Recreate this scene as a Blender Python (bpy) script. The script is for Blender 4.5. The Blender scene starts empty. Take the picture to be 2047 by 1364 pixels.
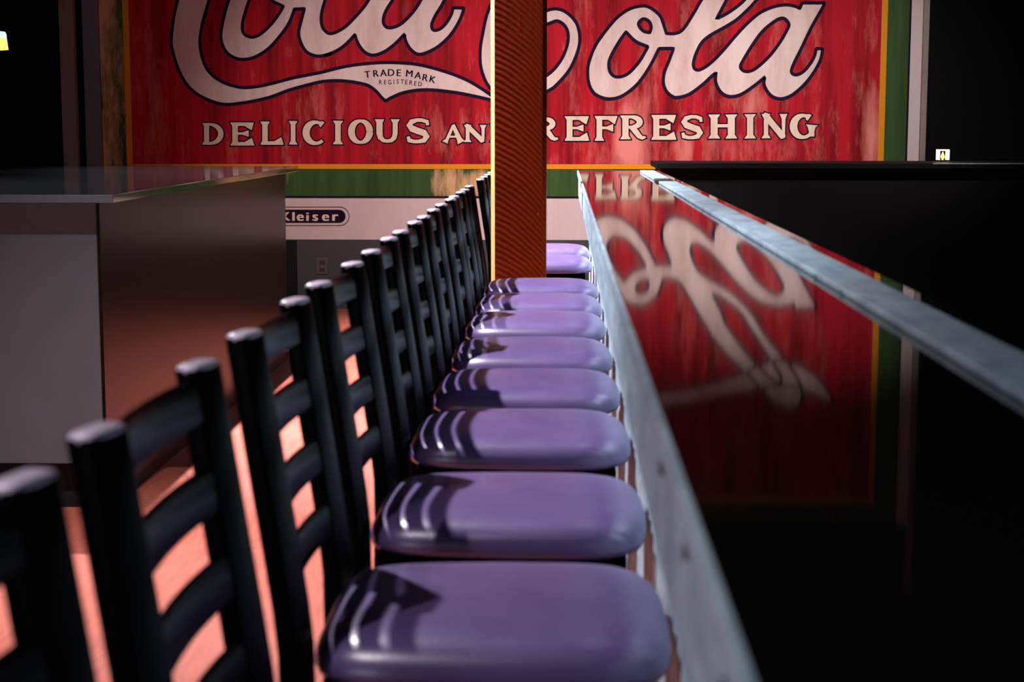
import bpy, bmesh, math, random
from mathutils import Vector, Matrix
from mathutils.geometry import tessellate_polygon

random.seed(7)
S = bpy.context.scene
COL = S.collection

# ------------------------------------------------------------------ camera
IW, IH = 2047.0, 1364.0
FPX, VX, VY, CAMH = 3300.0, 1125.0, 251.0, 1.39
_a, _b = VX - IW / 2, IH / 2 - VY
_Y = Vector((_a, _b, FPX)).normalized()
_w = math.asin(_Y.x)
_p = math.acos(_Y.z / math.cos(_w))
FWD = Vector((-math.sin(_w) * math.cos(_p), math.cos(_w) * math.cos(_p), -math.sin(_p)))
RGT = Vector((math.cos(_w), math.sin(_w), 0))
UPV = RGT.cross(FWD)
cd = bpy.data.cameras.new('camera')
cam = bpy.data.objects.new('camera', cd)
COL.objects.link(cam)
cam.matrix_world = Matrix(((RGT.x, UPV.x, -FWD.x, 0), (RGT.y, UPV.y, -FWD.y, 0),
                           (RGT.z, UPV.z, -FWD.z, CAMH), (0, 0, 0, 1)))
cd.sensor_fit = 'HORIZONTAL'
cd.sensor_width = 36.0
cd.lens = FPX / IW * 36.0
cd.clip_start = 0.05
cd.dof.use_dof = True
cd.dof.focus_distance = 11.5
cd.dof.aperture_fstop = 7.0
S.camera = cam

# ------------------------------------------------------------------ world, exposure
wd = bpy.data.worlds.new('world')
S.world = wd
wd.use_nodes = True
wd.node_tree.nodes['Background'].inputs[0].default_value = (0.2, 0.5, 0.5, 1)
wd.node_tree.nodes['Background'].inputs[1].default_value = 0.008
S.view_settings.view_transform = 'Standard'
S.view_settings.look = 'None'
S.view_settings.gamma = 1.0
S.view_settings.use_curve_mapping = False
S.view_settings.exposure = 0.0


def spot(name, loc, target, power, color, size_deg, blend, radius=0.03):
    l = bpy.data.lights.new(name, 'SPOT')
    l.energy = power
    l.color = color
    l.spot_size = math.radians(size_deg)
    l.spot_blend = blend
    l.shadow_soft_size = radius
    o = bpy.data.objects.new(name, l)
    COL.objects.link(o)
    o.location = loc
    d = Vector(target) - Vector(loc)
    o.rotation_euler = d.to_track_quat('-Z', 'Y').to_euler()
    return o


# ceiling downlights over the aisle beside the stools
for (ly, pw) in ((0.75, 200), (3.85, 1000), (6.75, 1750), (9.1, 3200)):
    spot('ceiling_spot', (-1.68, ly, 3.5), (-1.1, ly, 0.7), pw, (1.0, 0.93, 0.98), 92, 0.75, 0.035)
# wall washers for the painted sign
for sx_, tx_, pw in ((-1.5, -1.0, 800), (0.5, 0.5, 960), (2.4, 1.85, 930)):
    spot('sign_spot', (sx_, 8.2, 4.3), (tx_, 12.5, 1.05), pw, (1.0, 0.84, 0.83), 44, 1.0, 0.08)
# added cool fill light, unseen behind the camera, left
dl = bpy.data.lights.new('added_fill', 'AREA')
dl.shape = 'RECTANGLE'
dl.size, dl.size_y = 2.2, 2.2
dl.energy = 45
dl.color = (0.80, 0.84, 1.0)
do = bpy.data.objects.new('added_fill', dl)
COL.objects.link(do)
do.location = (-3.7, -3.4, 1.1)
do.rotation_euler = (math.radians(90), 0, 0)


# ------------------------------------------------------------------ materials
def nt(m):
    m.use_nodes = True
    return m.node_tree.nodes, m.node_tree.links


def mat(name, col, rough=0.5, metal=0.0, spec=0.5, noise=None, bump=None, coat=0.0):
    """noise = (scale xyz, second colour, low, high)  bump = (scale, strength)"""
    m = bpy.data.materials.new(name)
    N, L = nt(m)
    b = N['Principled BSDF']
    b.inputs['Base Color'].default_value = (*col, 1)
    b.inputs['Roughness'].default_value = rough
    b.inputs['Metallic'].default_value = metal
    b.inputs['Specular IOR Level'].default_value = spec
    b.inputs['Coat Weight'].default_value = coat
    if noise or bump:
        tc = N.new('ShaderNodeTexCoord')
    if noise:
        mp = N.new('ShaderNodeMapping')
        mp.inputs['Scale'].default_value = noise[0]
        L.new(tc.outputs['Object'], mp.inputs[0])
        n = N.new('ShaderNodeTexNoise')
        n.inputs['Scale'].default_value = 1.0
        n.inputs['Detail'].default_value = 7
        n.inputs['Roughness'].default_value = 0.62
        L.new(mp.outputs[0], n.inputs[0])
        r = N.new('ShaderNodeMapRange')
        r.inputs[1].default_value = noise[2]
        r.inputs[2].default_value = noise[3]
        L.new(n.outputs[0], r.inputs[0])
        x = N.new('ShaderNodeMix')
        x.data_type = 'RGBA'
        x.inputs[6].default_value = (*col, 1)
        x.inputs[7].default_value = (*noise[1], 1)
        L.new(r.outputs[0], x.inputs[0])
        L.new(x.outputs[2], b.inputs['Base Color'])
    if bump:
        n2 = N.new('ShaderNodeTexNoise')
        n2.inputs['Scale'].default_value = bump[0]
        n2.inputs['Detail'].default_value = 4
        L.new(tc.outputs['Object'], n2.inputs[0])
        bp = N.new('ShaderNodeBump')
        bp.inputs['Strength'].default_value = bump[1]
        bp.inputs['Distance'].default_value = 0.01
        L.new(n2.outputs[0], bp.inputs['Height'])
        L.new(bp.outputs[0], b.inputs['Normal'])
    return m


def glow(name, col, strength):
    m = bpy.data.materials.new(name)
    N, L = nt(m)
    b = N['Principled BSDF']
    b.inputs['Base Color'].default_value = (*col, 1)
    b.inputs['Emission Color'].default_value = (*col, 1)
    b.inputs['Emission Strength'].default_value = strength
    return m


class G:
    """tiny node-graph helper"""
    def __init__(s, m):
        m.use_nodes = True
        s.t = m.node_tree
        s.N, s.L = s.t.nodes, s.t.links
        s.b = s.N['Principled BSDF']
        s.pos = s.N.new('ShaderNodeNewGeometry').outputs['Position']

    def put(s, sock, v):
        if isinstance(v, (int, float)):
            sock.default_value = v
        elif isinstance(v, tuple):
            sock.default_value = (*v, 1) if len(v) == 3 and len(sock.default_value) == 4 else v
        else:
            s.L.new(v, sock)

    def math(s, op, a, b=0.0, clamp=False):
        n = s.N.new('ShaderNodeMath')
        n.operation = op
        n.use_clamp = clamp
        s.put(n.inputs[0], a)
        s.put(n.inputs[1], b)
        return n.outputs[0]

    def noise(s, scale, detail=6, rough=0.6, off=(0, 0, 0)):
        mp = s.N.new('ShaderNodeMapping')
        mp.inputs['Scale'].default_value = scale
        mp.inputs['Location'].default_value = off
        s.L.new(s.pos, mp.inputs[0])
        n = s.N.new('ShaderNodeTexNoise')
        n.inputs['Scale'].default_value = 1
        n.inputs['Detail'].default_value = detail
        n.inputs['Roughness'].default_value = rough
        s.L.new(mp.outputs[0], n.inputs[0])
        return n.outputs[0]

    def ramp(s, v, lo, hi, a=0.0, b=1.0):
        n = s.N.new('ShaderNodeMapRange')
        s.put(n.inputs[0], v)
        for i, q in enumerate((lo, hi, a, b)):
            n.inputs[i + 1].default_value = q
        return n.outputs[0]

    def mix(s, f, a, b):
        n = s.N.new('ShaderNodeMix')
        n.data_type = 'RGBA'
        s.put(n.inputs[0], f)
        s.put(n.inputs[6], a)
        s.put(n.inputs[7], b)
        return n.outputs[2]

    def xyz(s):
        n = s.N.new('ShaderNodeSeparateXYZ')
        s.L.new(s.pos, n.inputs[0])
        return n.outputs

    def blob(s, cx, cz, rx, rz):
        """1 in the middle of an ellipse on the wall, 0 outside"""
        o = s.xyz()
        dx = s.math('DIVIDE', s.math('SUBTRACT', o[0], cx), rx)
        dz = s.math('DIVIDE', s.math('SUBTRACT', o[2], cz), rz)
        d = s.math('ADD', s.math('MULTIPLY', dx, dx), s.math('MULTIPLY', dz, dz))
        return s.math('SUBTRACT', 1.0, d, clamp=True)

    def out(s, col=None, rough=None, bump=None, dist=0.01, strength=0.5):
        if col is not None:
            s.put(s.b.inputs['Base Color'], col)
        if rough is not None:
            s.put(s.b.inputs['Roughness'], rough)
        if bump is not None:
            n = s.N.new('ShaderNodeBump')
            n.inputs['Strength'].default_value = strength
            n.inputs['Distance'].default_value = dist
            s.L.new(bump, n.inputs['Height'])
            s.L.new(n.outputs[0], s.b.inputs['Normal'])


M = {}
M['frame'] = mat('black_enamel', (0.0008, 0.0008, 0.001), 0.28, 0.0, 0.25)
M['frame'].node_tree.nodes['Principled BSDF'].inputs['IOR'].default_value = 1.13
M['cap'] = mat('lit_lilac_plug', (0.66, 0.56, 0.70), 0.25, 0.0, 0.5)  # pale lilac puts the glint of the post tops into the colour
M['vinyl'] = mat('purple_vinyl', (0.085, 0.054, 0.165), 0.34, 0.0, 1.0,
                 noise=((9, 9, 9), (0.110, 0.072, 0.20), 0.35, 0.7), bump=(260, 0.05))
M['black_top'] = mat('polished_black_laminate', (0.003, 0.003, 0.0035), 0.04, 0.0, 0.35)
M['black'] = mat('matt_black', (0.004, 0.004, 0.005), 0.7, 0.0, 0.2)
M['galv'] = mat('galvanised_steel', (0.56, 0.78, 0.90), 0.42, 0.35, 0.5,
                noise=((22, 9, 22), (0.30, 0.46, 0.57), 0.36, 0.66), bump=(30, 0.12))
M['screw'] = mat('dark_screw', (0.05, 0.05, 0.055), 0.4, 0.8)
M['cab'] = mat('grey_laminate', (0.075, 0.082, 0.095), 0.5, 0.0, 0.4,
               noise=((3, 3, 3), (0.063, 0.071, 0.078), 0.3, 0.7))
M['cab_side'] = mat('dark_stained_panel', (0.010, 0.0042, 0.0035), 0.24, 0.0, 0.10,
                    noise=((30, 30, 1.5), (0.005, 0.0025, 0.0025), 0.3, 0.7))
M['cab_side'].node_tree.nodes['Principled BSDF'].inputs['IOR'].default_value = 1.2
M['cab_top'] = mat('polished_dark_stone', (0.006, 0.007, 0.008), 0.07, 0.0, 0.5,
                   noise=((160, 160, 160), (0.05, 0.08, 0.085), 0.64, 0.72))
M['cab_edge'] = mat('grey_stone_edge', (0.05, 0.05, 0.065), 0.3)
M['darkwall'] = mat('black_wall_paint', (0.0012, 0.0012, 0.002), 0.8, 0, 0.1)
M['greywall'] = mat('grey_wall_paint', (0.048, 0.052, 0.052), 0.7, 0, 0.3,
                    noise=((6, 6, 6), (0.038, 0.042, 0.041), 0.3, 0.7))
M['trim'] = mat('dark_grey_trim', (0.11, 0.11, 0.15), 0.6)
M['trim2'] = mat('weathered_grey_trim', (0.24, 0.20, 0.16), 0.7, noise=((4, 4, 2), (0.15, 0.13, 0.11), 0.3, 0.7))
M['plate'] = mat('grey_plastic', (0.06, 0.06, 0.06), 0.4)
M['hole'] = mat('outlet_face', (0.02, 0.012, 0.014), 0.5)
M['navy'] = mat('navy_outline_paint', (0.010, 0.004, 0.018), 0.8, 0, 0.1)
M['glass_cool'] = glow('lit_glass_cool', (0.35, 0.75, 1.0), 2.2)
M['glass_warm'] = glow('lit_glass_warm', (1.0, 0.42, 0.10), 2.4)
M['glass_cream'] = glow('lit_glass_cream', (1.0, 0.85, 0.6), 3)
M['flame'] = glow('flame', (1.0, 0.45, 0.05), 8)
M['brass'] = mat('dark_brass', (0.05, 0.035, 0.015), 0.4, 0.9)

# wall plane of the painted sign
WY = 12.5


def W(px, py):
    """a point of the photographed sign, as (x, z) in metres on the wall plane y = WY"""
    r = (px - IW / 2) / FPX * RGT - (py - IH / 2) / FPX * UPV + FWD
    t = WY / r.y
    return (r.x * t, CAMH + r.z * t)


def WX(px, py=250):
    return W(px, py)[0]


def WZ(py, px=1100):
    return W(px, py)[1]


MPX = WY / FPX


def paint(name, base, wear, lo, hi, blobs=(), dark=None):
    m = bpy.data.materials.new(name)
    g = G(m)
    n = g.noise((7.0, 1, 1.1), 8, 0.68)
    n2 = g.noise((19, 1, 5), 8, 0.7, (3, 0, 1))
    v = g.math('ADD', g.math('MULTIPLY', n, 0.62), g.math('MULTIPLY', n2, 0.38))
    for (px, py, rx, ry, k) in blobs:
        x, z = W(px, py)
        v = g.math('ADD', v, g.math('MULTIPLY', g.blob(x, z, rx * MPX, ry * MPX), k))
    f = g.ramp(v, lo, hi)
    c = base
    if dark:
        d = g.ramp(g.noise((11, 1, 0.8), 6, 0.6, (9, 0, 4)), 0.42, 0.66)
        c = g.mix(d, base, dark)
    c = g.mix(f, c, wear)
    g.out(c, 0.75)
    g.b.inputs['Specular IOR Level'].default_value = 0.15
    return m


M['red'] = paint('weathered_red_paint', (0.37, 0.006, 0.016), (0.60, 0.20, 0.17), 0.535, 0.84,
                 ((1262, 310, 42, 150, 0.26), (1250, 265, 28, 60, 0.16), (1365, 300, 24, 60, 0.20),
                  (1742, 265, 24, 110, 0.26), (1740, 40, 20, 90, 0.12), (920, 270, 120, 70, 0.10),
                  (1490, 210, 50, 40, 0.12), (300, 290, 60, 260, 0.10), (1420, 300, 300, 60, 0.07),
                  (660, 220, 100, 50, 0.06)), (0.15, 0.001, 0.005))
M['cream'] = paint('weathered_cream_paint', (0.60, 0.51, 0.47), (0.42, 0.26, 0.24), 0.46, 0.76)
M['slogan'] = paint('weathered_pale_paint', (0.62, 0.52, 0.40), (0.48, 0.25, 0.20), 0.50, 0.80)
M['yellow'] = paint('weathered_yellow_paint', (0.58, 0.24, 0.012), (0.55, 0.30, 0.14), 0.6, 0.85)
M['green'] = paint('weathered_green_paint', (0.035, 0.085, 0.022), (0.52, 0.33, 0.17), 0.58, 0.74,
                   ((910, 366, 75, 60, 0.22), (215, 200, 45, 500, 0.20), (960, 372, 40, 40, 0.14)), (0.022, 0.055, 0.014))
M['white'] = paint('weathered_white_paint', (0.52, 0.44, 0.43), (0.62, 0.53, 0.50), 0.5, 0.75)

# floor: pinkish worn boards in front of the bar, coloured black behind it for the unlit dark there
m = bpy.data.materials.new('worn_salmon_floor')
g = G(m)
o = g.xyz()
grain = g.noise((38, 5, 1), 6, 0.65)
base = g.mix(g.ramp(grain, 0.3, 0.7), (0.38, 0.092, 0.055), (0.23, 0.052, 0.037))
patch = g.ramp(g.noise((1.3, 1.3, 1), 4, 0.5), 0.45, 0.65)
base = g.mix(g.math('MULTIPLY', patch, 0.5), base, (0.37, 0.108, 0.08))
vor = g.N.new('ShaderNodeTexVoronoi')
vor.feature = 'DISTANCE_TO_EDGE'
vor.inputs['Scale'].default_value = 1.6
mp = g.N.new('ShaderNodeMapping')
mp.inputs['Rotation'].default_value = (0, 0, 0.6)
mp.inputs['Scale'].default_value = (1.0, 0.55, 1)
g.L.new(g.pos, mp.inputs[0])
wob = g.N.new('ShaderNodeVectorMath')
wob.operation = 'ADD'
nz = g.N.new('ShaderNodeTexNoise')
nz.inputs['Scale'].default_value = 3
g.L.new(mp.outputs[0], nz.inputs[0])
g.L.new(mp.outputs[0], wob.inputs[0])
g.L.new(nz.outputs[1], wob.inputs[1])
g.L.new(wob.outputs[0], vor.inputs[0])
crack = g.math('MULTIPLY', g.ramp(vor.outputs[0], 0.0, 0.010, 1, 0), g.ramp(g.noise((2.1, 2.1, 1), 3), 0.5, 0.58))
base = g.mix(g.math('MULTIPLY', crack, 0.8), base, (0.10, 0.035, 0.035))
behind = g.math('GREATER_THAN', o[0], 0.3)
base = g.mix(behind, base, (0.006, 0.006, 0.007))
g.out(base, 0.38, grain, 0.002, 0.25)
M['floor'] = m

# rough sawn timber of the post
m = bpy.data.materials.new('rough_sawn_timber')
g = G(m)
o = g.xyz()
# curved saw marks: arcs flatter at the left edge, steeper at the right
u = g.math('ADD', o[0], 0.297)
arcs = g.math('ADD', o[2], g.math('ADD', g.math('MULTIPLY', u, 0.34), g.math('MULTIPLY', g.math('MULTIPLY', u, u), 1.9)))
wob = g.noise((4, 4, 4), 4, 0.6)
wave = g.math('SINE', g.math('ADD', g.math('MULTIPLY', arcs, 235.0), g.math('MULTIPLY', wob, 9.0)))
saw = g.ramp(g.math('ADD', wave, g.math('MULTIPLY', g.noise((60, 60, 10), 5), 1.2)), -0.6, 1.4)
c = g.mix(saw, (0.18, 0.014, 0.001), (0.27, 0.028, 0.002))
c = g.mix(g.ramp(g.noise((2, 2, 3), 4), 0.4, 0.7, 0, 0.5), c, (0.09, 0.008, 0.001))
knot = g.ramp(g.noise((30, 30, 14), 2, 0.5, (5, 1, 2)), 0.74, 0.78)
c = g.mix(knot, c, (0.55, 0.25, 0.06))
g.out(c, 0.85, saw, 0.004, 0.3)
g.b.inputs['Specular IOR Level'].default_value = 0.08
M['timber'] = m


M['lit_edge'] = mat('lit_yellow_timber', (0.75, 0.42, 0.14), 0.7, noise=((20, 20, 5), (0.6, 0.3, 0.1), 0.4, 0.7))  # bright yellow stands for lamp light on the post's left edge


# ------------------------------------------------------------------ mesh helpers
def link(name, bm, m, parent=None, smooth=False, bevel=0.0, seg=2):
    me = bpy.data.meshes.new(name)
    if bevel > 0:
        bmesh.ops.bevel(bm, geom=list(bm.edges), offset=bevel, segments=seg, affect='EDGES', profile=0.6)
    bmesh.ops.recalc_face_normals(bm, faces=bm.faces)
    bm.to_mesh(me)
    bm.free()
    me.materials.append(m)
    if smooth:
        for p in me.polygons:
            p.use_smooth = True
    o = bpy.data.objects.new(name, me)
    COL.objects.link(o)
    if parent:
        o.parent = parent
    return o


def box(bm, x0, x1, y0, y1, z0, z1):
    v = [bm.verts.new((x, y, z)) for x in (x0, x1) for y in (y0, y1) for z in (z0, z1)]
    for f in ((0, 1, 3, 2), (4, 6, 7, 5), (0, 4, 5, 1), (2, 3, 7, 6), (0, 2, 6, 4), (1, 5, 7, 3)):
        bm.faces.new([v[i] for i in f])
    return bm


def bx(name, m, parent, x0, x1, y0, y1, z0, z1, bevel=0.0, seg=2):
    return link(name, box(bmesh.new(), x0, x1, y0, y1, z0, z1), m, parent, False, bevel, seg)


def sweep(bm, pts, a, b, yaw=0.0, r=0.004):
    """rounded rectangular tube a (across x) by b (along y) swept up through pts; sections stay level"""
    sec = []
    for (sx, sy) in ((1, 1), (-1, 1), (-1, -1), (1, -1)):
        cx, cy = sx * (a / 2 - r), sy * (b / 2 - r)
        a0 = {(1, 1): 0, (-1, 1): 90, (-1, -1): 180, (1, -1): 270}[(sx, sy)]
        for k in range(4):
            t = math.radians(a0 + 30 * k)
            sec.append((cx + r * math.cos(t), cy + r * math.sin(t)))
    ca, sa = math.cos(yaw), math.sin(yaw)
    sec = [(x * ca - y * sa, x * sa + y * ca) for x, y in sec]
    rings = []
    n = len(pts)
    for i, (x, y, z) in enumerate(pts):
        q = [bm.verts.new((x + u, y + v, z)) for u, v in sec]
        rings.append(q)
    # pillowed caps
    for end, sgn in ((0, -1), (-1, 1)):
        x, y, z = pts[end]
        q = [bm.verts.new((x + u * 0.86, y + v * 0.86, z + sgn * 0.003)) for u, v in sec]
        if end == 0:
            rings.insert(0, q)
        else:
            rings.append(q)
    for p, q in zip(rings, rings[1:]):
        for i in range(len(sec)):
            j = (i + 1) % len(sec)
            bm.faces.new((p[i], p[j], q[j], q[i]))
    bm.faces.new(rings[0][::-1])
    bm.faces.new(rings[-1])
    return bm


def tube(bm, p, q, r, n=12):
    p, q = Vector(p), Vector(q)
    d = (q - p).normalized()
    u = d.orthogonal().normalized()
    v = d.cross(u)
    A, B = [], []
    for i in range(n):
        t = 2 * math.pi * i / n
        k = (u * math.cos(t) + v * math.sin(t)) * r
        A.append(bm.verts.new(p + k))
        B.append(bm.verts.new(q + k))
    for i in range(n):
        j = (i + 1) % n
        bm.faces.new((A[i], A[j], B[j], B[i]))
    bm.faces.new(A[::-1])
    bm.faces.new(B)
    return bm


def lathe(bm, cx, cy, prof, n=20):
    rings = [[bm.verts.new((cx + r * math.cos(2 * math.pi * i / n), cy + r * math.sin(2 * math.pi * i / n), z))
              for i in range(n)] for r, z in prof]
    for p, q in zip(rings, rings[1:]):
        for i in range(n):
            j = (i + 1) % n
            bm.faces.new((p[i], p[j], q[j], q[i]))
    bm.faces.new(rings[0][::-1])
    bm.faces.new(rings[-1])
    return bm


def thing(name, label, cat, loc=(0, 0, 0), group=None):
    o = bpy.data.objects.new(name, None)
    o.empty_display_size = 0.1
    COL.objects.link(o)
    o.location = loc
    o['label'] = label
    o['category'] = cat
    if group:
        o['group'] = group
    return o


def struct(o, label=None, cat=None):
    o['kind'] = 'structure'
    if label:
        o['label'] = label
    if cat:
        o['category'] = cat
    return o


def smooth_by_angle(o, deg=40):
    me = o.data
    for p in me.polygons:
        p.use_smooth = True
    if hasattr(me, 'set_sharp_from_angle'):
        me.set_sharp_from_angle(angle=math.radians(deg))


# ------------------------------------------------------------------ room
struct(bx('floor', M['floor'], None, -7, 7, -3, 14, -0.1, 0.0), 'worn salmon pink floor of the bar room', 'floor')
struct(bx('ceiling', M['darkwall'], None, -7, 7, -3, 14, 4.5, 4.6), 'dark ceiling over the bar room', 'ceiling')
XL, XR = WX(205), WX(1856)          # the sign covers this part of the back wall
wz0 = 0.0
struct(bx('wall_back', M['darkwall'], None, -7, 7, WY + 0.06, WY + 0.2, 0, 4.5),
       'black back wall behind the painted sign', 'wall')
struct(bx('wall_dado', M['greywall'], None, XL, XR, WY, WY + 0.06, 0, WZ(480)),
       'grey lower back wall below the painted sign', 'wall')
struct(bx('wall_left', M['darkwall'], None, -7.1, -7, -3, 14, 0, 4.5), 'dark left side wall', 'wall')
struct(bx('wall_right', M['darkwall'], None, 7, 7.1, -3, 14, 0, 4.5), 'dark right side wall', 'wall')
struct(bx('wall_front_left', M['darkwall'], None, -7, -4.8, -3.1, -3.0, 0, 4.5), 'dark front wall left of the added opening', 'wall')  # opening in the front wall added to let the fill light in
struct(bx('wall_front_right', M['darkwall'], None, -2.6, 7, -3.1, -3.0, 0, 4.5), 'dark front wall right of the added opening', 'wall')
struct(bx('wall_front_top', M['darkwall'], None, -4.8, -2.6, -3.1, -3.0, 2.2, 4.5), 'dark front wall above the added opening', 'wall')
struct(bx('trim_1', M['trim2'], None, WX(126), WX(154), WY - 0.02, WY + 0.06, 0, 4.5, 0.004),
       'outer weathered grey door casing left of the painted sign', 'trim')
struct(bx('trim_2', M['trim'], None, WX(172), WX(204), WY - 0.02, WY + 0.06, 0, 4.5, 0.004),
       'dark slate casing touching the left edge of the painted sign', 'trim')
struct(bx('trim_3', M['trim2'], None, WX(1838), WX(1850), WY - 0.03, WY + 0.06, 0, 4.5, 0.004),
       'grey casing along the right edge of the painted sign', 'trim')
struct(bx('wall_strip', M['black'], None, WX(560), WX(594, 520), WY - 0.015, WY, 0, WZ(482), 0.002),  # plain black strip on the lower wall
       'black upright strip on the grey lower wall beside the cabinet end', 'trim')

# ------------------------------------------------------------------ painted sign
sign = thing('painted_sign', 'large weathered red painted advertising sign with cream script on the back wall', 'sign',
             (0, WY, 0))
LAYER = 0.0012


def flat(bm, poly, holes, d):
    """tessellated polygon with holes facing the room, d metres in front of the wall"""
    loops = [[Vector((x, z, 0)) for x, z in poly]] + [[Vector((x, z, 0)) for x, z in h] for h in holes]
    tris = tessellate_polygon(loops)
    pts = [p for l in loops for p in l]
    vs = [bm.verts.new((p.x, -d, p.y)) for p in pts]
    for t in tris:
        try:
            bm.faces.new([vs[i] for i in t])
        except ValueError:
            pass


def catmull(p, closed, n=6):
    out = []
    c = len(p)
    rng = range(c) if closed else range(c - 1)
    for i in rng:
        if closed:
            q = [p[(i + k) % c] for k in (-1, 0, 1, 2)]
        else:
            q = [p[max(0, i - 1)], p[i], p[i + 1], p[min(c - 1, i + 2)]]
        for s in range(n):
            t = s / n
            out.append(tuple(0.5 * (2 * b + (-a + c2) * t + (2 * a - 5 * b + 4 * c2 - d) * t * t +
                                    (-a + 3 * b - 3 * c2 + d) * t ** 3)
                             for a, b, c2, d in zip(*q)))
    if not closed:
        out.append(tuple(p[-1]))
    return out


def curve_corners(p, closed=True, n=6):
    """smooth through points; a point marked with a third entry is a sharp corner"""
    if closed:
        k = [i for i, q in enumerate(p) if len(q) > 2]
        if not k:
            return catmull([q[:2] for q in p], True, n)
        p = p[k[0]:] + p[:k[0]] + [p[k[0]]]
    segs, cur = [], [p[0][:2]]
    for q in p[1:]:
        cur.append(q[:2])
        if len(q) > 2:
            segs.append(cur)
            cur = [q[:2]]
    if len(cur) > 1:
        segs.append(cur)
    out = []
    for s in segs:
        r = catmull(s, False, n)
        out += r if s is segs[-1] and not closed else r[:-1]
    return out


def ribbon(bm, p, w, d, closed=False):
    """flat painted line; w is one width or one per point"""
    n = len(p)
    L_, R_ = [], []
    for i in range(n):
        a = Vector(p[(i - 1) % n] if closed else p[max(0, i - 1)])
        b = Vector(p[(i + 1) % n] if closed else p[min(n - 1, i + 1)])
        t = (b - a)
        t = t.normalized() if t.length > 1e-9 else Vector((1, 0))
        nn = Vector((-t.y, t.x)) * (w[i] if isinstance(w, list) else w) / 2
        c = Vector(p[i])
        L_.append(bm.verts.new((c.x + nn.x, -d, c.y + nn.y)))
        R_.append(bm.verts.new((c.x - nn.x, -d, c.y - nn.y)))
    for i in range(n if closed else n - 1):
        j = (i + 1) % n
        bm.faces.new((L_[i], L_[j], R_[j], R_[i]))


def rect(bm, x0, x1, z0, z1, d):
    v = [bm.verts.new(q) for q in ((x0, -d, z0), (x1, -d, z0), (x1, -d, z1), (x0, -d, z1))]
    bm.faces.new(v)


ZT = 3.95
zg, zy0, zy1 = WZ(394), WZ(338), WZ(328.5)
# boards
bx('white_band', M['white'], sign, XL, XR, -0.004, 0.06, WZ(480), WZ(394)).location = (0, 0, 0)
bx('green_border', M['green'], sign, XL, WX(1815), -0.005, 0.06, zg, ZT)
bx('red_field', M['red'], sign, WX(257), WX(1763), -0.0062, 0.05, zy0, ZT - 0.2)
b = bmesh.new()
rect(b, WX(252), WX(1768), zy0, zy1, 0.0074)
rect(b, WX(252), WX(264), zy1, ZT - 0.2, 0.0074)
rect(b, WX(1756), WX(1768), zy1, ZT - 0.2, 0.0074)
rect(b, WX(252), WX(1768), ZT - 0.2, ZT - 0.16, 0.0074)
link('yellow_line', b, M['yellow'], sign)
b = bmesh.new()
rect(b, XL, WX(1815), WZ(396.5), WZ(392.5), 0.0074)
rect(b, WX(1811), WX(1815), WZ(396.5), ZT, 0.0074)
link('black_line', b, M['navy'], sign)
bx('white_stripe', M['white'], sign, WX(1815), WX(1838), -0.004, 0.06, WZ(394), ZT)


# --- script lettering traced as contours (photo pixels), painted on the wall plane
def z1(l, c=()):      # crop at (330,0) scale 5.849
    return [((330 + x / 5.849, y / 5.849) + tuple(k)) for x, y, *k in l]


def z2(l):
    return [((640 + x / 5.849, y / 5.849) + tuple(k)) for x, y, *k in l]


def z3(l):
    return [((1090 + x / 6.2, y / 6.2) + tuple(k)) for x, y, *k in l]


def z4(l):
    return [((1320 + x / 5.849, y / 5.849) + tuple(k)) for x, y, *k in l]


K = 1
# first capital with its long tail carrying the trade mark line
capital1 = (
    [(600, -215, K), (560, -232), (500, -215), (430, -150), (385, -70)] +
    z1([(150, 0), (80, 400), (92, 600), (200, 900), (370, 1095), (640, 1212), (880, 1208), (1200, 1145), (1450, 1055),
        (1700, 985)]) +
    z2([(60, 950), (250, 945), (420, 965), (560, 1000), (650, 1062), (720, 1140), (765, 1182, K), (850, 1135),
        (1000, 1078), (1250, 1050), (1600, 1085), (1960, 1160)]) + [(1000, 206, K), (990, 197)] +
    z2([(1900, 1045), (1700, 930), (1450, 835), (1150, 757), (850, 733), (600, 740), (300, 778), (0, 850)]) +
    z1([(1500, 912), (1200, 990), (1000, 1022), (870, 1020), (700, 972), (560, 885), (470, 765), (415, 560),
        (425, 350), (520, 0)]) + [(450, -85), (505, -160), (555, -190), (598, -180)])
oca = (
    [(560, -78), (505, -62), (476, -32)] +
    z1([(750, 0), (690, 200), (655, 400), (672, 520), (730, 620), (830, 682), (930, 695), (1050, 668), (1200, 578),
        (1330, 440), (1440, 290), (1500, 150), (1512, 108, K), (1632, 102, K), (1600, 220), (1565, 380), (1590, 500),
        (1650, 600), (1740, 648), (1830, 655), (1950, 625)]) +
    z2([(60, 650), (150, 615), (250, 560), (340, 480), (408, 405, K), (432, 480), (480, 565), (550, 628), (640, 645),
        (760, 600), (880, 510), (987, 400, K), (1002, 480), (1060, 578), (1150, 635), (1260, 610), (1400, 530),
        (1540, 390), (1640, 220), (1682, 95, K), (1555, 92, K), (1530, 180), (1460, 290), (1390, 345), (1325, 352),
        (1305, 290), (1350, 180), (1440, 30)]) +
    [(912, -50), (935, -84, K), (870, -84, K), (858, -70), (820, -80), (770, -55), (745, -25), (722, -45), (690, -75),
     (650, -78), (620, -50), (604, -28), (590, -40)])
oca_holes = [
    z1([(1010, -30), (930, 180), (905, 320), (930, 400), (1010, 435), (1100, 410), (1220, 310), (1330, 170),
        (1385, 75, K), (1270, 20), (1150, -60)]),
    z2([(110, -120), (60, 0), (15, 180), (30, 320), (100, 390), (180, 380), (300, 310), (420, 190), (530, 60),
        (620, -90, K), (400, -250), (250, -260)]),
    z2([(1000, -220), (850, 0), (760, 150), (740, 260), (780, 320), (860, 320), (960, 270), (1080, 150), (1180, 0),
        (1260, -180), (1180, -270)])]
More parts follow.
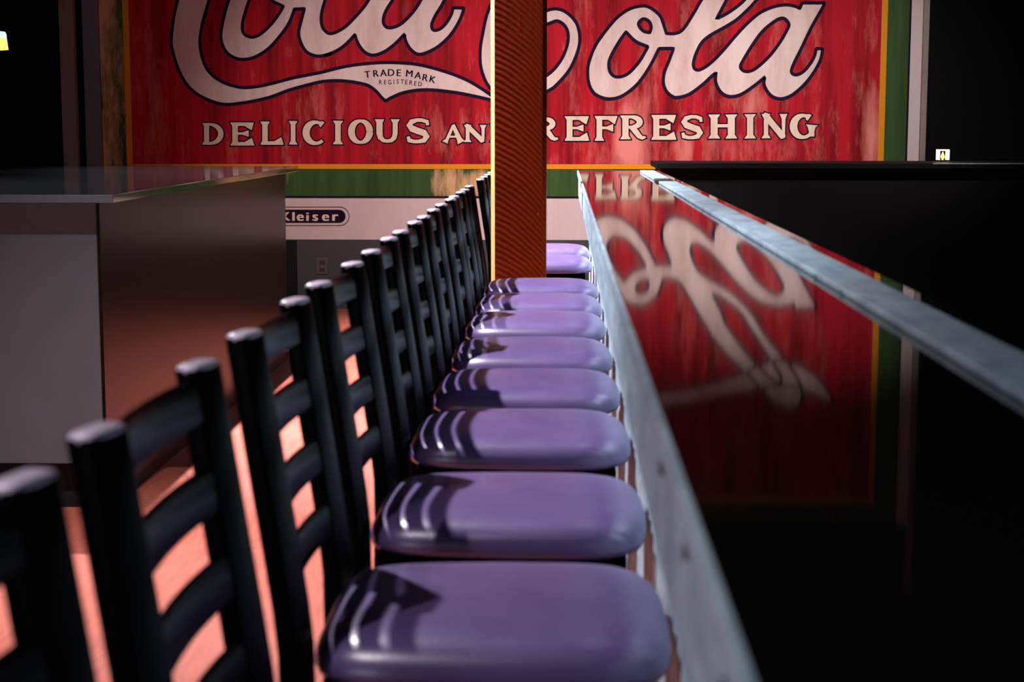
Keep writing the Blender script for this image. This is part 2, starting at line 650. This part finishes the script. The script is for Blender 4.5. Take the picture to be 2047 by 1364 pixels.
capital2 = (
    [(1290, -150, K), (1230, -185), (1160, -165), (1070, -95), (1000, -20)] + [(976, 22), (965, 68), (960, 102),
     (962, 137), (976, 171), (1005, 196), (1050, 203), (1097, 181), (1114, 168), (1138, 140), (1154, 105), (1159, 77),
     (1153, 48), (1135, 27), (1114, 18), (1092, 22), (1078, 36, K), (1092, 48), (1114, 42), (1130, 53), (1136, 72),
     (1132, 97), (1119, 124), (1097, 148), (1060, 168), (1030, 160), (1012, 130), (1010, 80), (1025, 20), (1075, -60),
     (1150, -130), (1220, -150), (1280, -125)])
ola = (
    z3([(1200, 75), (1050, 110), (900, 210), (750, 380), (620, 570), (545, 760), (525, 900), (545, 1050), (610, 1160),
        (720, 1215), (830, 1225), (950, 1190), (1080, 1100), (1200, 970), (1320, 780), (1400, 620), (1420, 602, K),
        (1590, 600, K), (1530, 760), (1475, 900), (1463, 1030), (1500, 1130), (1570, 1192)]) +
    z4([(200, 1140), (330, 1105), (480, 1000), (600, 890), (650, 852, K), (645, 950), (680, 1040), (740, 1105),
        (830, 1130), (950, 1100), (1100, 1000), (1222, 900, K), (1210, 980), (1250, 1070), (1320, 1135), (1420, 1155),
        (1540, 1110), (1680, 990), (1790, 850), (1870, 700), (1895, 570, K), (1820, 570, K), (1790, 680), (1700, 810),
        (1620, 868), (1560, 872), (1530, 830), (1570, 720), (1650, 560), (1760, 330), (1850, 170), (1925, 35, K),
        (1655, 35, K), (1630, 100, K), (1560, 70), (1450, 58), (1300, 88), (1150, 160), (1000, 290), (870, 430),
        (760, 560), (640, 690), (520, 788), (430, 820), (385, 765), (420, 620), (525, 455), (800, 290), (930, 198)]) +
    [(1512, 0), (1549, -55), (1590, -105), (1622, -158), (1622, -196), (1598, -208), (1565, -190), (1529, -152),
     (1449, -72), (1402, 0), (1388, 24), (1366, 58), (1350, 67), (1332, 67, K), (1326, 48), (1320, 33), (1309, 22),
     (1296, 14)])
ola_holes = [
    z3([(1215, 235), (1160, 280), (1165, 330), (1220, 388), (1296, 405, K), (1312, 335), (1285, 265)]),
    z3([(1000, 395, K), (900, 540), (800, 730), (790, 850), (830, 930), (910, 955), (1030, 910), (1160, 770),
        (1250, 620), (1270, 578, K), (1150, 530), (1080, 480)]),
    [(1432, 38, K), (1452, 0), (1469, -37), (1529, -112), (1570, -150), (1580, -138), (1545, -85), (1512, -35),
     (1488, 0), (1458, 24)],
    z4([(1440, 215), (1350, 240), (1200, 360), (1080, 520), (970, 700), (935, 780), (970, 828), (1040, 835),
        (1130, 790), (1280, 650), (1400, 490), (1480, 350), (1500, 280)])]
flourish = [(1150, -178), (1240, -176), (1330, -172), (1420, -156), (1500, -132), (1540, -110), (1580, -104),
            (1625, -118), (1665, -150), (1697, -198, K), (1650, -176), (1600, -158), (1555, -160), (1500, -172),
            (1420, -192), (1330, -206), (1240, -208), (1150, -204)]

lay = 0.0078
for outer, holes in ((capital1, []), (oca, oca_holes), (capital2, []), (ola, ola_holes), (flourish, [])):
    bc, bd = bmesh.new(), bmesh.new()
    po = [W(*q) for q in curve_corners(outer)]
    ph = [[W(*q) for q in curve_corners(h)] for h in holes]
    flat(bc, po, ph, lay)
    for c in [po] + ph:
        ribbon(bd, c, 6.4 * MPX, lay + 0.0009, True)
    lay += 0.0003
    sl = link('script_lettering', bc, M['cream'], sign)
    link('script_outline', bd, M['navy'], sl)

# --- slogan: flared capitals drawn as strokes in a unit box (x right, y up)
ST = 0.24


def stem(x, y0=0.0, y1=1.0, w=ST, f=0.17):
    return [(x, y0, w + f), (x, y0 + 0.05, w + f * 0.75), (x, y0 + 0.15, w), (x, y1 - 0.15, w),
            (x, y1 - 0.05, w + f * 0.75), (x, y1, w + f)]


def arm(x0, x1, y, up, h=0.15, tip=0.34):
    d = (tip - h) / 2 * up
    return ['h', (x0, y, h), (x0 + (x1 - x0) * 0.55, y, h), (x1 - 0.06, y + d * 0.8, h + (tip - h) * 0.85),
            (x1, y + d, tip)]


def arc(cx, cy, rx, ry, a0, a1, wf, n=16):
    out = []
    for i in range(n + 1):
        t = i / n
        a = math.radians(a0 + (a1 - a0) * t)
        out.append((cx + rx * math.cos(a), cy + ry * math.sin(a), wf(t, a)))
    return out


thick = lambda t, a: 0.11 + 0.17 * abs(math.cos(a))
GL = {
    'I': [stem(0.5, w=0.50, f=0.42)],
    'L': [stem(0.22), arm(0.2, 0.98, 0.075, 1)],
    'E': [stem(0.22), arm(0.2, 0.97, 0.925, -1), arm(0.2, 0.80, 0.52, 0, 0.10, 0.27), arm(0.2, 0.99, 0.075, 1)],
    'F': [stem(0.24), arm(0.2, 0.97, 0.925, -1), arm(0.2, 0.84, 0.52, 0, 0.10, 0.30)],
    'H': [stem(0.2), stem(0.8), ['h', (0.2, 0.53, 0.13), (0.8, 0.53, 0.13)]],
    'D': [stem(0.2), arc(0.34, 0.5, 0.52, 0.435, 90, -90, lambda t, a: 0.11 + 0.14 * math.cos(a)),
          ['h', (0.1, 0.935, 0.12), (0.36, 0.935, 0.12)], ['h', (0.1, 0.065, 0.12), (0.36, 0.065, 0.12)]],
    'O': [arc(0.5, 0.5, 0.38, 0.44, 0, 360, thick, 30)],
    'C': [arc(0.53, 0.5, 0.42, 0.43, 48, 312, lambda t, a: 0.13 + 0.17 * max(0, -math.cos(a)) + (0.12 if t < 0.06 else 0), 24)],
    'G': [arc(0.47, 0.5, 0.36, 0.43, 50, 330, lambda t, a: 0.13 + 0.15 * max(0, -math.cos(a)) + (0.12 if t < 0.06 else 0), 24),
          [(0.78, 0.10, 0.2), (0.78, 0.30, 0.2), (0.78, 0.46, 0.28), (0.79, 0.56, 0.44)]],
    'U': [[(0.18, 1.0, 0.38), (0.18, 0.95, 0.34), (0.18, 0.85, 0.25), (0.18, 0.40, 0.25), (0.22, 0.22, 0.22),
           (0.34, 0.10, 0.16), (0.5, 0.07, 0.14), (0.66, 0.10, 0.16), (0.78, 0.22, 0.2), (0.82, 0.40, 0.2),
           (0.82, 0.85, 0.2), (0.82, 0.95, 0.32), (0.82, 1.0, 0.36)]],
    'S': [[(0.88, 0.72, 0.12), (0.86, 0.86, 0.16), (0.66, 0.925, 0.14), (0.46, 0.93, 0.14), (0.24, 0.86, 0.2),
           (0.15, 0.72, 0.24), (0.26, 0.58, 0.26), (0.5, 0.49, 0.25), (0.74, 0.41, 0.26), (0.84, 0.27, 0.25),
           (0.74, 0.12, 0.2), (0.52, 0.07, 0.14), (0.34, 0.07, 0.14), (0.14, 0.12, 0.18), (0.1, 0.27, 0.12)]],
    'A': [[(0.12, 0.0, 0.30), (0.14, 0.06, 0.24), (0.2, 0.16, 0.15), (0.5, 0.97, 0.13)],
          [(0.48, 1.0, 0.16), (0.78, 0.18, 0.25), (0.84, 0.05, 0.34), (0.86, 0.0, 0.40)],
          ['h', (0.25, 0.33, 0.11), (0.72, 0.33, 0.11)]],
    'N': [stem(0.16, w=0.17, f=0.18), [(0.06, 0.99, 0.16), (0.14, 0.94, 0.24), (0.84, 0.06, 0.24), (0.86, 0.0, 0.12)],
          [(0.86, 0.02, 0.10), (0.86, 0.8, 0.15), (0.86, 0.93, 0.24), (0.86, 1.0, 0.32)]],
    'R': [stem(0.2), arc(0.4, 0.725, 0.36, 0.215, 90, -90, lambda t, a: 0.11 + 0.13 * math.cos(a)),
          ['h', (0.1, 0.94, 0.12), (0.42, 0.94, 0.12)], ['h', (0.2, 0.51, 0.12), (0.44, 0.51, 0.12)],
          [(0.44, 0.52, 0.2), (0.62, 0.30, 0.22), (0.74, 0.13, 0.2), (0.86, 0.06, 0.15), (0.99, 0.09, 0.07)]],
}
# letter, left, right, top, bottom in photo pixels
SLOGAN = [('D', 404.7, 448, 246, 289.5), ('E', 460, 507, 245, 291), ('L', 520, 566, 243, 289.5), ('I', 577, 595.5, 242, 289),
          ('C', 607, 654, 241, 290), ('I', 665, 687, 241.5, 288.5), ('O', 697, 745, 239, 287.5), ('U', 750, 799, 238.5, 285.5),
          ('S', 811, 861, 236.5, 286.5), ('A', 885, 928, 249.5, 285), ('N', 928, 972, 250, 284), ('D', 980, 1020, 249, 283),
          ('R', 1068, 1116, 235, 281), ('E', 1128, 1176, 232.5, 281.5), ('F', 1187, 1233, 232, 281.5), ('R', 1240, 1291, 231, 278.5),
          ('E', 1301, 1350, 230, 279.5), ('S', 1360, 1407, 230, 278.5), ('H', 1416, 1473, 229, 277), ('I', 1487, 1511.5, 228.5, 277),
          ('N', 1523, 1573, 228, 276.5), ('G', 1580, 1634, 227.5, 278)]


def draw_letter(bf, bo, glyph, x0, x1, yt, yb, d, grow):
    w, h = x1 - x0, yb - yt
    for k, st in enumerate(glyph):
        horiz = st and st[0] == 'h'
        pts = st[1:] if horiz else st
        p = [W(x0 + u * w, yb - v * h) for u, v, _ in pts]
        # widths are fractions of box width for upright strokes, of height for level ones
        ww = []
        for i, (u, v, s) in enumerate(pts):
            if horiz:
                ww.append(s * h * MPX)
            else:
                a = pts[max(0, i - 1)]
                b_ = pts[min(len(pts) - 1, i + 1)]
                du, dv = abs(b_[0] - a[0]) * w, abs(b_[1] - a[1]) * h
                q = dv / (du + dv + 1e-6)
                ww.append(s * (w * q + h * (1 - q)) * MPX)
        ribbon(bf, p, ww, d + 0.0012 + 0.00005 * k)
        if bo is not None:
            # outline: same stroke, wider and longer, behind
            q = [Vector(a) for a in p]
            e0 = (q[0] - q[1]).normalized() * grow / 2 * MPX
            e1 = (q[-1] - q[-2]).normalized() * grow / 2 * MPX
            p2 = [tuple(q[0] + e0)] + p + [tuple(q[-1] + e1)]
            w2 = [ww[0] + grow * MPX] + [a + grow * MPX for a in ww] + [ww[-1] + grow * MPX]
            ribbon(bo, p2, w2, d + 0.00003 * k)


for ch, x0, x1, yt, yb in SLOGAN:
    bf, bo = bmesh.new(), bmesh.new()
    draw_letter(bf, bo, GL[ch], x0, x1, yt, yb, 0.0078, 5.4)
    o = link('slogan_letter', bf, M['slogan'], sign)
    link('letter_outline', bo, M['navy'], o)


# --- small sans capitals, one letter at a time along the tail
def font_mesh(ch):
    c = bpy.data.curves.new('glyph', 'FONT')
    c.body = ch
    c.size = 1.0
    c.align_x = 'CENTER'
    o = bpy.data.objects.new('glyph', c)
    me = o.to_mesh()
    vs = [(v.co.x, v.co.y) for v in me.vertices]
    fs = [tuple(p.vertices) for p in me.polygons]
    o.to_mesh_clear()
    bpy.data.objects.remove(o)
    bpy.data.curves.remove(c)
    return vs, fs


def place_glyph(bm, ch, px, py, hpx, ang, sx, d, bold=0):
    vs, fs = font_mesh(ch)
    if not vs:
        return
    k = hpx / 0.70
    ca, sa = math.cos(ang), math.sin(ang)
    for bxo in ([0] if not bold else [-bold, 0, bold]):
        nv = []
        for x, y in vs:
            u, v = x * k * sx + bxo, y * k
            nv.append(bm.verts.new((lambda q: (q[0], -d, q[1]))(W(px + u * ca + v * sa, py + u * sa - v * ca))))
        for f in fs:
            bm.faces.new([nv[i] for i in f])
        d += 0.00004


b = bmesh.new()
# crop (700,110) scale 7.31 : centre x, baseline y, tilt
for ch, x, y, a in (('T', 260, 332, -0.12), ('R', 378, 318, -0.10), ('A', 490, 310, -0.05), ('D', 598, 305, 0.0), ('E', 708, 308, 0.02),
                    ('M', 862, 318, 0.10), ('A', 985, 345, 0.16), ('R', 1085, 378, 0.20), ('K', 1190, 402, 0.26)):
    place_glyph(b, ch, 700 + x / 7.31, 110 + y / 7.31, 13.6, a, 1.0, 0.0099, 0.5)
for ch, x, y, a in (('R', 443, 430, 0.0), ('E', 512, 430, 0), ('G', 580, 430, 0), ('I', 640, 424, 0), ('S', 695, 418, 0.02),
                    ('T', 762, 422, 0.03), ('E', 820, 428, 0.04), ('R', 886, 436, 0.06), ('E', 950, 446, 0.08), ('D', 1018, 456, 0.1)):
    place_glyph(b, ch, 700 + x / 7.31, 110 + y / 7.31, 9.0, a, 0.85, 0.0099, 0.15)
o = link('trade_mark_lettering', b, M['navy'], sign)
o['label'] = 'small dark capitals on the tail of the script'

# --- maker's plate on the white band
pk = bmesh.new()


def pill(cx0, cx1, cy, hh):
    p = []
    for i in range(13):
        a = math.radians(-90 + 15 * i)
        p.append((cx1 - hh + hh * math.cos(a), cy + hh * math.sin(a)))
    for i in range(13):
        a = math.radians(90 + 15 * i)
        p.append((cx0 + hh + hh * math.cos(a), cy + hh * math.sin(a)))
    return [W(*q) for q in p]


flat(pk, pill(430, 691, 432.5, 13.2), [], 0.0060)
ribbon(pk, pill(424, 698, 432.5, 18.5), 1.3 * MPX, 0.0060, True)
mp_ = link('maker_plate', pk, M['navy'], sign)
mp_['label'] = 'dark rounded maker plate on the white band'
for ch, x in (('F', 446), ('o', 462), ('s', 476), ('t', 488), ('e', 500), ('r', 513), ('&', 540),
              ('K', 571), ('l', 587), ('e', 600.5), ('i', 615), ('s', 630.5), ('e', 651), ('r', 669.5)):
    b = bmesh.new()
    place_glyph(b, ch, x, 441.5, 17.8 if ch in 'Kli' else 19.5, 0, 1.05, 0.0070, 1.5)
    link('maker_letter', b, M['slogan'], mp_)

# power outlet on the grey lower wall
ox, oz = W(644, 532)
out = thing('power_outlet', 'grey double power outlet on the lower wall under the painted sign', 'outlet', (ox, WY, oz))
bx('cover_plate', M['plate'], out, -0.045, 0.045, -0.008, 0.0, -0.062, 0.062, 0.003)
for s in (1, -1):
    b = bmesh.new()
    box(b, -0.02, 0.02, -0.011, -0.007, s * 0.028 - 0.016, s * 0.028 + 0.016)
    link('socket', b, M['hole'], out, False, 0.002)

# ------------------------------------------------------------------ bar counter
BZ = 1.151
BX0, BX1, BY0, BY1 = 0.081, 0.515, -0.7, 8.86
bar = thing('bar_counter', 'long black glossy bar counter with galvanised edges running to the sign', 'bar counter', (0.3, 4, 0))


def lx(o):
    """parts are given in room coordinates; shift them under their thing"""
    for v in o.data.vertices:
        v.co -= o.parent.location
    return o


lx(bx('countertop', M['black_top'], bar, BX0 + 0.003, BX1, BY0, BY1, BZ - 0.04, BZ, 0.002))
# front apron: thin sheet, slightly buckled so it streaks
b = bmesh.new()
ny = 260
rows = ((1.018, 0.0), (1.05, 1.0), (1.09, 1.0), (1.125, 0.6), (1.1285, 0.0))
grid = []
for i in range(ny + 1):
    y = BY0 + (BY1 - BY0) * i / ny
    k = 0.0055 * math.sin(y * 21.0) * (0.6 + 0.4 * math.sin(y * 3.3 + 1)) + 0.002 * math.sin(y * 47)
    grid.append([b.verts.new((BX0 + 0.004 + k * s, y, z)) for z, s in rows])
for p, q in zip(grid, grid[1:]):
    for j in range(len(rows) - 1):
        b.faces.new((p[j], p[j + 1], q[j + 1], q[j]))
ap = lx(link('front_apron', b, M['galv'], bar, True))
# edge strip: small angle over the counter edge
lx(bx('edge_strip', M['galv'], bar, BX0 - 0.003, BX0 + 0.0035, BY0, BY1, 1.128, BZ + 0.0012, 0.001))
for k in range(18):
    y = 0.785 + 0.262 * k
    if y < 1.4:
        b = bmesh.new()
        tube(b, (BX0 - 0.002, y, 1.116), (BX0 + 0.006, y, 1.116), 0.006, 10)
        s_ = link('screw', b, M['screw'], ap)
        for v in s_.data.vertices:
            v.co -= bar.location
# corrugated lower front
b = bmesh.new()
ny = 700
grid = []
for i in range(ny + 1):
    y = BY0 + (BY1 - 0.1 - BY0) * i / ny
    k = 0.008 * math.sin(y * 2 * math.pi / 0.076)
    grid.append([b.verts.new((0.150 + k, y, z)) for z in (0.0, 1.11)])
for p, q in zip(grid, grid[1:]):
    b.faces.new((p[0], p[1], q[1], q[0]))
lx(link('front_panel', b, M['galv'], bar, True))
lx(bx('back_panel', M['black'], bar, 0.17, 0.50, BY0, BY1 - 0.06, 0.0, 1.11))
# raised metal rail along the back of the counter, three lengths
for i, (y0, y1) in enumerate(((-0.56, 2.478), (2.482, 5.508), (5.512, 8.56))):
    r = lx(bx('metal_rail', M['galv'], bar, 0.399, 0.470, y0, y1, BZ, BZ + 0.010, 0.0022, 3))
    smooth_by_angle(r, 50)
    for y in (y0 + 0.12, (y0 + y1) / 2, y1 - 0.12):
        b = bmesh.new()
        tube(b, (0.397, y, BZ + 0.0052), (0.4005, y, BZ + 0.0052), 0.0028, 10)
        s_ = link('screw', b, M['galv'], r)
        for v in s_.data.vertices:
            v.co -= bar.location

# black service counter crossing behind the bar
sv = thing('service_counter', 'plain black service counter at right, behind the far end of the bar', 'counter', (3.0, 10.9, 0))
lx(bx('countertop', M['black'], sv, 0.60, 6.5, 10.62, 11.35, 1.118, 1.152, 0.003))
lx(bx('edge_strip', M['galv'], sv, 2.35, 6.5, 10.617, 10.625, 1.146, 1.1535, 0.001))
lx(bx('body', M['black'], sv, 0.63, 6.5, 10.68, 11.3, 0, 1.118))

# ------------------------------------------------------------------ cabinet at left
cb = thing('island_cabinet', 'grey cabinet island with dark glossy top, left of the stools', 'cabinet', (-2.3, 7.8, 0))
CX1, CY0, CY1 = -1.64, 5.81, 9.75
lx(bx('body', M['cab'], cb, -3.3, CX1 - 0.012, CY0, CY1, 0.177, 1.121, 0.003))
lx(bx('side_panel', M['cab_side'], cb, CX1 - 0.012, CX1, CY0 + 0.004, CY1, 0.0, 1.121))['label'] = 'dark reddish brown end panel'
lx(bx('toe_kick', M['black'], cb, -3.3, CX1 - 0.012, CY0 + 0.07, CY1 - 0.05, 0.0, 0.177))
lx(bx('countertop', M['cab_top'], cb, -3.36, CX1 + 0.075, CY0 - 0.09, CY1 + 0.03, 1.121, 1.151, 0.003))

lx(bx('edge_band', M['cab_edge'], cb, -3.36, CX1 + 0.074, CY0 - 0.0925, CY0 - 0.0895, 1.1225, 1.1495, 0.001))

# ------------------------------------------------------------------ timber post
PX0, PX1, PY0 = -0.297, -0.068, 6.86
post = thing('timber_post', 'square rough sawn brown timber post standing in the row of stools', 'post', (-0.18, PY0 + 0.115, 0))
b = bmesh.new()
box(b, PX0, PX1, PY0, PY0 + 0.23, 0.0, 4.5)
ed = [e for e in b.edges if abs(e.verts[0].co.z - e.verts[1].co.z) > 1]
bmesh.ops.bevel(b, geom=ed, offset=0.016, segments=1, affect='EDGES')
sh = lx(link('shaft', b, M['timber'], post))
sh.data.materials.append(M['lit_edge'])
for p in sh.data.polygons:                      # lamp light painted along the left front arris
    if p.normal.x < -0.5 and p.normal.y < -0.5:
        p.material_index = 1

# ------------------------------------------------------------------ bar stools (stool faces +x, origin on the floor under the seat centre)
HA, HB = 0.213, 0.212
TOP = 1.151


def make_stool():
    t = thing('bar_stool', '', 'bar stool')
    # cushion
    b = bmesh.new()
    n = 64
    prof = ((0.955, 0.738), (0.985, 0.742), (1.0, 0.750), (0.999, 0.757), (0.987, 0.766), (0.962, 0.775), (0.925, 0.7825),
            (0.87, 0.789), (0.79, 0.794), (0.66, 0.798), (0.45, 0.801), (0.22, 0.8025))
    rings = []
    for s, z in prof:
        q = []
        for i in range(n):
            a = 2 * math.pi * i / n
            c, d = math.cos(a), math.sin(a)
            e = 2 / 5.6
            x = HA * math.copysign(abs(c) ** e, c)
            y = HB * math.copysign(abs(d) ** e, d)
            y *= 1.0 - 0.07 * (x / HA < 0) * abs(x / HA)
            x += 0.012 * (1 - (y / HB) ** 2) * (x > 0)
            q.append(b.verts.new((x * s, y * s, z)))
        rings.append(q)
    for p, q in zip(rings, rings[1:]):
        for i in range(n):
            j = (i + 1) % n
            b.faces.new((p[i], p[j], q[j], q[i]))
    c = b.verts.new((0, 0, 0.803))
    for i in range(n):
        b.faces.new((rings[-1][i], rings[-1][(i + 1) % n], c))
    b.faces.new(rings[0][::-1])
    s_ = link('seat', b, M['vinyl'], t, True)
    # frame under the cushion
    b = bmesh.new()
    box(b, -0.195, 0.19, -0.195, -0.17, 0.708, 0.738)
    box(b, -0.195, 0.19, 0.17, 0.195, 0.708, 0.738)
    box(b, 0.165, 0.19, -0.17, 0.17, 0.708, 0.738)
    box(b, -0.195, -0.17, -0.17, 0.17, 0.708, 0.738)
    link('seat_frame', b, M['frame'], t, False, 0.003)
    yaw = math.radians(-12)
    for s in (-1, 1):
        b = bmesh.new()
        pts = [(-0.245, s * 0.18, 0.004), (-0.232, s * 0.18, 0.40), (-0.222, s * 0.18, 0.70), (-0.223, s * 0.18, 0.78),
               (-0.228, s * 0.18, 0.83), (-0.238, s * 0.18, 0.90), (-0.252, s * 0.18, 0.99), (-0.276, s * 0.18, TOP)]
        sweep(b, pts, 0.025, 0.060, yaw, 0.004)
        leg = link('rear_leg', b, M['frame'], t)
        smooth_by_angle(leg, 45)
        b = bmesh.new()
        ca, sa = math.cos(yaw), math.sin(yaw)
        rings = []
        for sc, dz in ((0.985, -0.004), (1.0, 0.0015), (0.93, 0.0040), (0.78, 0.0054), (0.45, 0.0062)):
            q = []
            for i in range(24):
                a = 2 * math.pi * i / 24
                c, d = math.cos(a), math.sin(a)
                u = 0.0128 * sc * math.copysign(abs(c) ** 0.4, c)
                v = 0.0303 * sc * math.copysign(abs(d) ** 0.4, d)
                q.append(b.verts.new((-0.276 + u * ca - v * sa, s * 0.18 + u * sa + v * ca, TOP + dz)))
            rings.append(q)
        for p, q in zip(rings, rings[1:]):
            for i in range(24):
                j = (i + 1) % 24
                b.faces.new((p[i], p[j], q[j], q[i]))
        b.faces.new(rings[0][::-1])
        b.faces.new(rings[-1])
        link('end_cap', b, M['cap'], leg, True)
        b = bmesh.new()
        sweep(b, [(0.205, s * 0.185, 0.004), (0.165, s * 0.175, 0.712)], 0.025, 0.025, 0, 0.004)
        smooth_by_angle(link('front_leg', b, M['frame'], t), 45)
        b = bmesh.new()
        tube(b, (-0.235, s * 0.18, 0.30), (0.188, s * 0.18, 0.30), 0.010)
        link('side_rail', b, M['frame'], t, True)
    b = bmesh.new()
    tube(b, (0.191, -0.18, 0.26), (0.191, 0.18, 0.26), 0.011)
    link('foot_rail', b, M['frame'], t, True)
    b = bmesh.new()
    tube(b, (-0.236, -0.18, 0.26), (-0.236, 0.18, 0.26), 0.010)
    link('rear_rail', b, M['frame'], t, True)
    # four bowed slats

    def px(z):
        P = [(0.78, -0.223), (0.83, -0.228), (0.90, -0.238), (0.99, -0.252), (TOP, -0.276)]
        for (za, xa), (zb, xb) in zip(P, P[1:]):
            if z <= zb:
                return xa + (xb - xa) * (z - za) / (zb - za)
        return P[-1][1]
    for zt in (1.142, 1.054, 0.966, 0.878):
        b = bmesh.new()
        zs = (zt - 0.044, zt - 0.040, zt - 0.004, zt)
        th = (0.004, 0.0065, 0.0065, 0.004)
        cols = []
        m_ = 18
        for i in range(m_ + 1):
            u = -1 + 2 * i / m_
            y = u * 0.163
            bow = -0.012 * (1 - u * u)
            loop = [(px(z) + bow + h, y, z) for z, h in zip(zs, th)] + \
                   [(px(z) + bow - h, y, z) for z, h in reversed(list(zip(zs, th)))]
            cols.append([b.verts.new(p) for p in loop])
        for p, q in zip(cols, cols[1:]):
            for i in range(len(p)):
                j = (i + 1) % len(p)
                b.faces.new((p[i], p[j], q[j], q[i]))
        b.faces.new(cols[0][::-1])
        b.faces.new(cols[-1])
        smooth_by_angle(link('back_slat', b, M['frame'], t), 50)
    return t


def copy_tree(o, parent=None):
    c = o.copy()
    COL.objects.link(c)
    if parent:
        c.parent = parent
    for ch in o.children:
        copy_tree(ch, c)
    return c


SX = -0.087
STOOLS = [
    (0.90, 0.0, 'black ladder-back bar stool nearest the camera, only its back at the lower left corner'),
    (1.44, 0.0, 'black ladder-back bar stool whose whole back shows in front of the grey cabinet'),
    (2.045, 0.0, 'bar stool with the nearest purple seat, at the bottom of the photo'),
    (2.64, -0.8, 'bar stool with the second nearest purple seat, next behind the bottom one'),
    (3.29, 0.6, 'bar stool with the third nearest purple seat, slat shadows at its left'),
    (3.88, 0.0, 'bar stool with the fourth nearest purple seat from the camera'),
    (4.49, 0.5, 'bar stool with the fifth nearest purple seat from the camera'),
    (5.155, -0.6, 'bar stool with the sixth nearest purple seat from the camera'),
    (5.72, 0.0, 'bar stool with the seventh nearest purple seat, second in front of the timber post'),
    (6.31, 0.4, 'bar stool with a dark shaded seat right in front of the timber post'),
    (7.50, 0.0, 'first bar stool behind the timber post, lilac seat beside the counter edge'),
    (8.22, 0.0, 'farthest bar stool, brightly lit seat behind the timber post'),
]
proto = make_stool()
for i, (y, rz, lab) in enumerate(STOOLS):
    o = proto if i == 0 else copy_tree(proto)
    o.location = (SX, y, 0)
    o.rotation_euler = (0, 0, math.radians(rz))
    o['label'] = lab
    o['group'] = 'black ladder-back bar stools along the bar'

# ------------------------------------------------------------------ little lamps in the dark
lx_, lz_ = (-1125 + 3) * 11.0 / FPX, CAMH - (84 - VY) * 11.0 / FPX
pl = thing('pendant_lamp', 'small lit glass lamp glowing in the dark at the left edge', 'lamp', (lx_, 11.0, lz_))
b = bmesh.new()
lathe(b, 0, 0, ((0.052, 0.02), (0.050, 0.045), (0.044, 0.058), (0.02, 0.062)), 20)
link('upper_shade', b, M['glass_cool'], pl, True)
b = bmesh.new()
lathe(b, 0, 0, ((0.02, -0.062), (0.060, -0.058), (0.056, -0.02), (0.052, 0.02)), 20)
link('lower_shade', b, M['glass_warm'], pl, True)
b = bmesh.new()
tube(b, (0, 0, 0.06), (0, 0, 4.5 - lz_), 0.006)
link('stem', b, M['brass'], pl, True)

cl = thing('candle_lantern', 'tiny lit glass candle lantern on the black service counter', 'lantern', (2.52, 11.1, 1.152))
b = bmesh.new()
box(b, -0.036, 0.036, -0.036, 0.036, 0.0, 0.012)
link('base', b, M['brass'], cl, False, 0.002)
b = bmesh.new()
for s in (-1, 1):
    for t in (-1, 1):
        box(b, s * 0.031 - 0.005, s * 0.031 + 0.005, t * 0.031 - 0.005, t * 0.031 + 0.005, 0.012, 0.072)
box(b, -0.036, 0.036, -0.036, 0.036, 0.072, 0.080)
link('frame', b, M['glass_cream'], cl)
b = bmesh.new()
lathe(b, 0, 0, ((0.004, 0.012), (0.013, 0.03), (0.010, 0.045), (0.002, 0.065)), 12)
link('flame', b, M['flame'], cl, True)
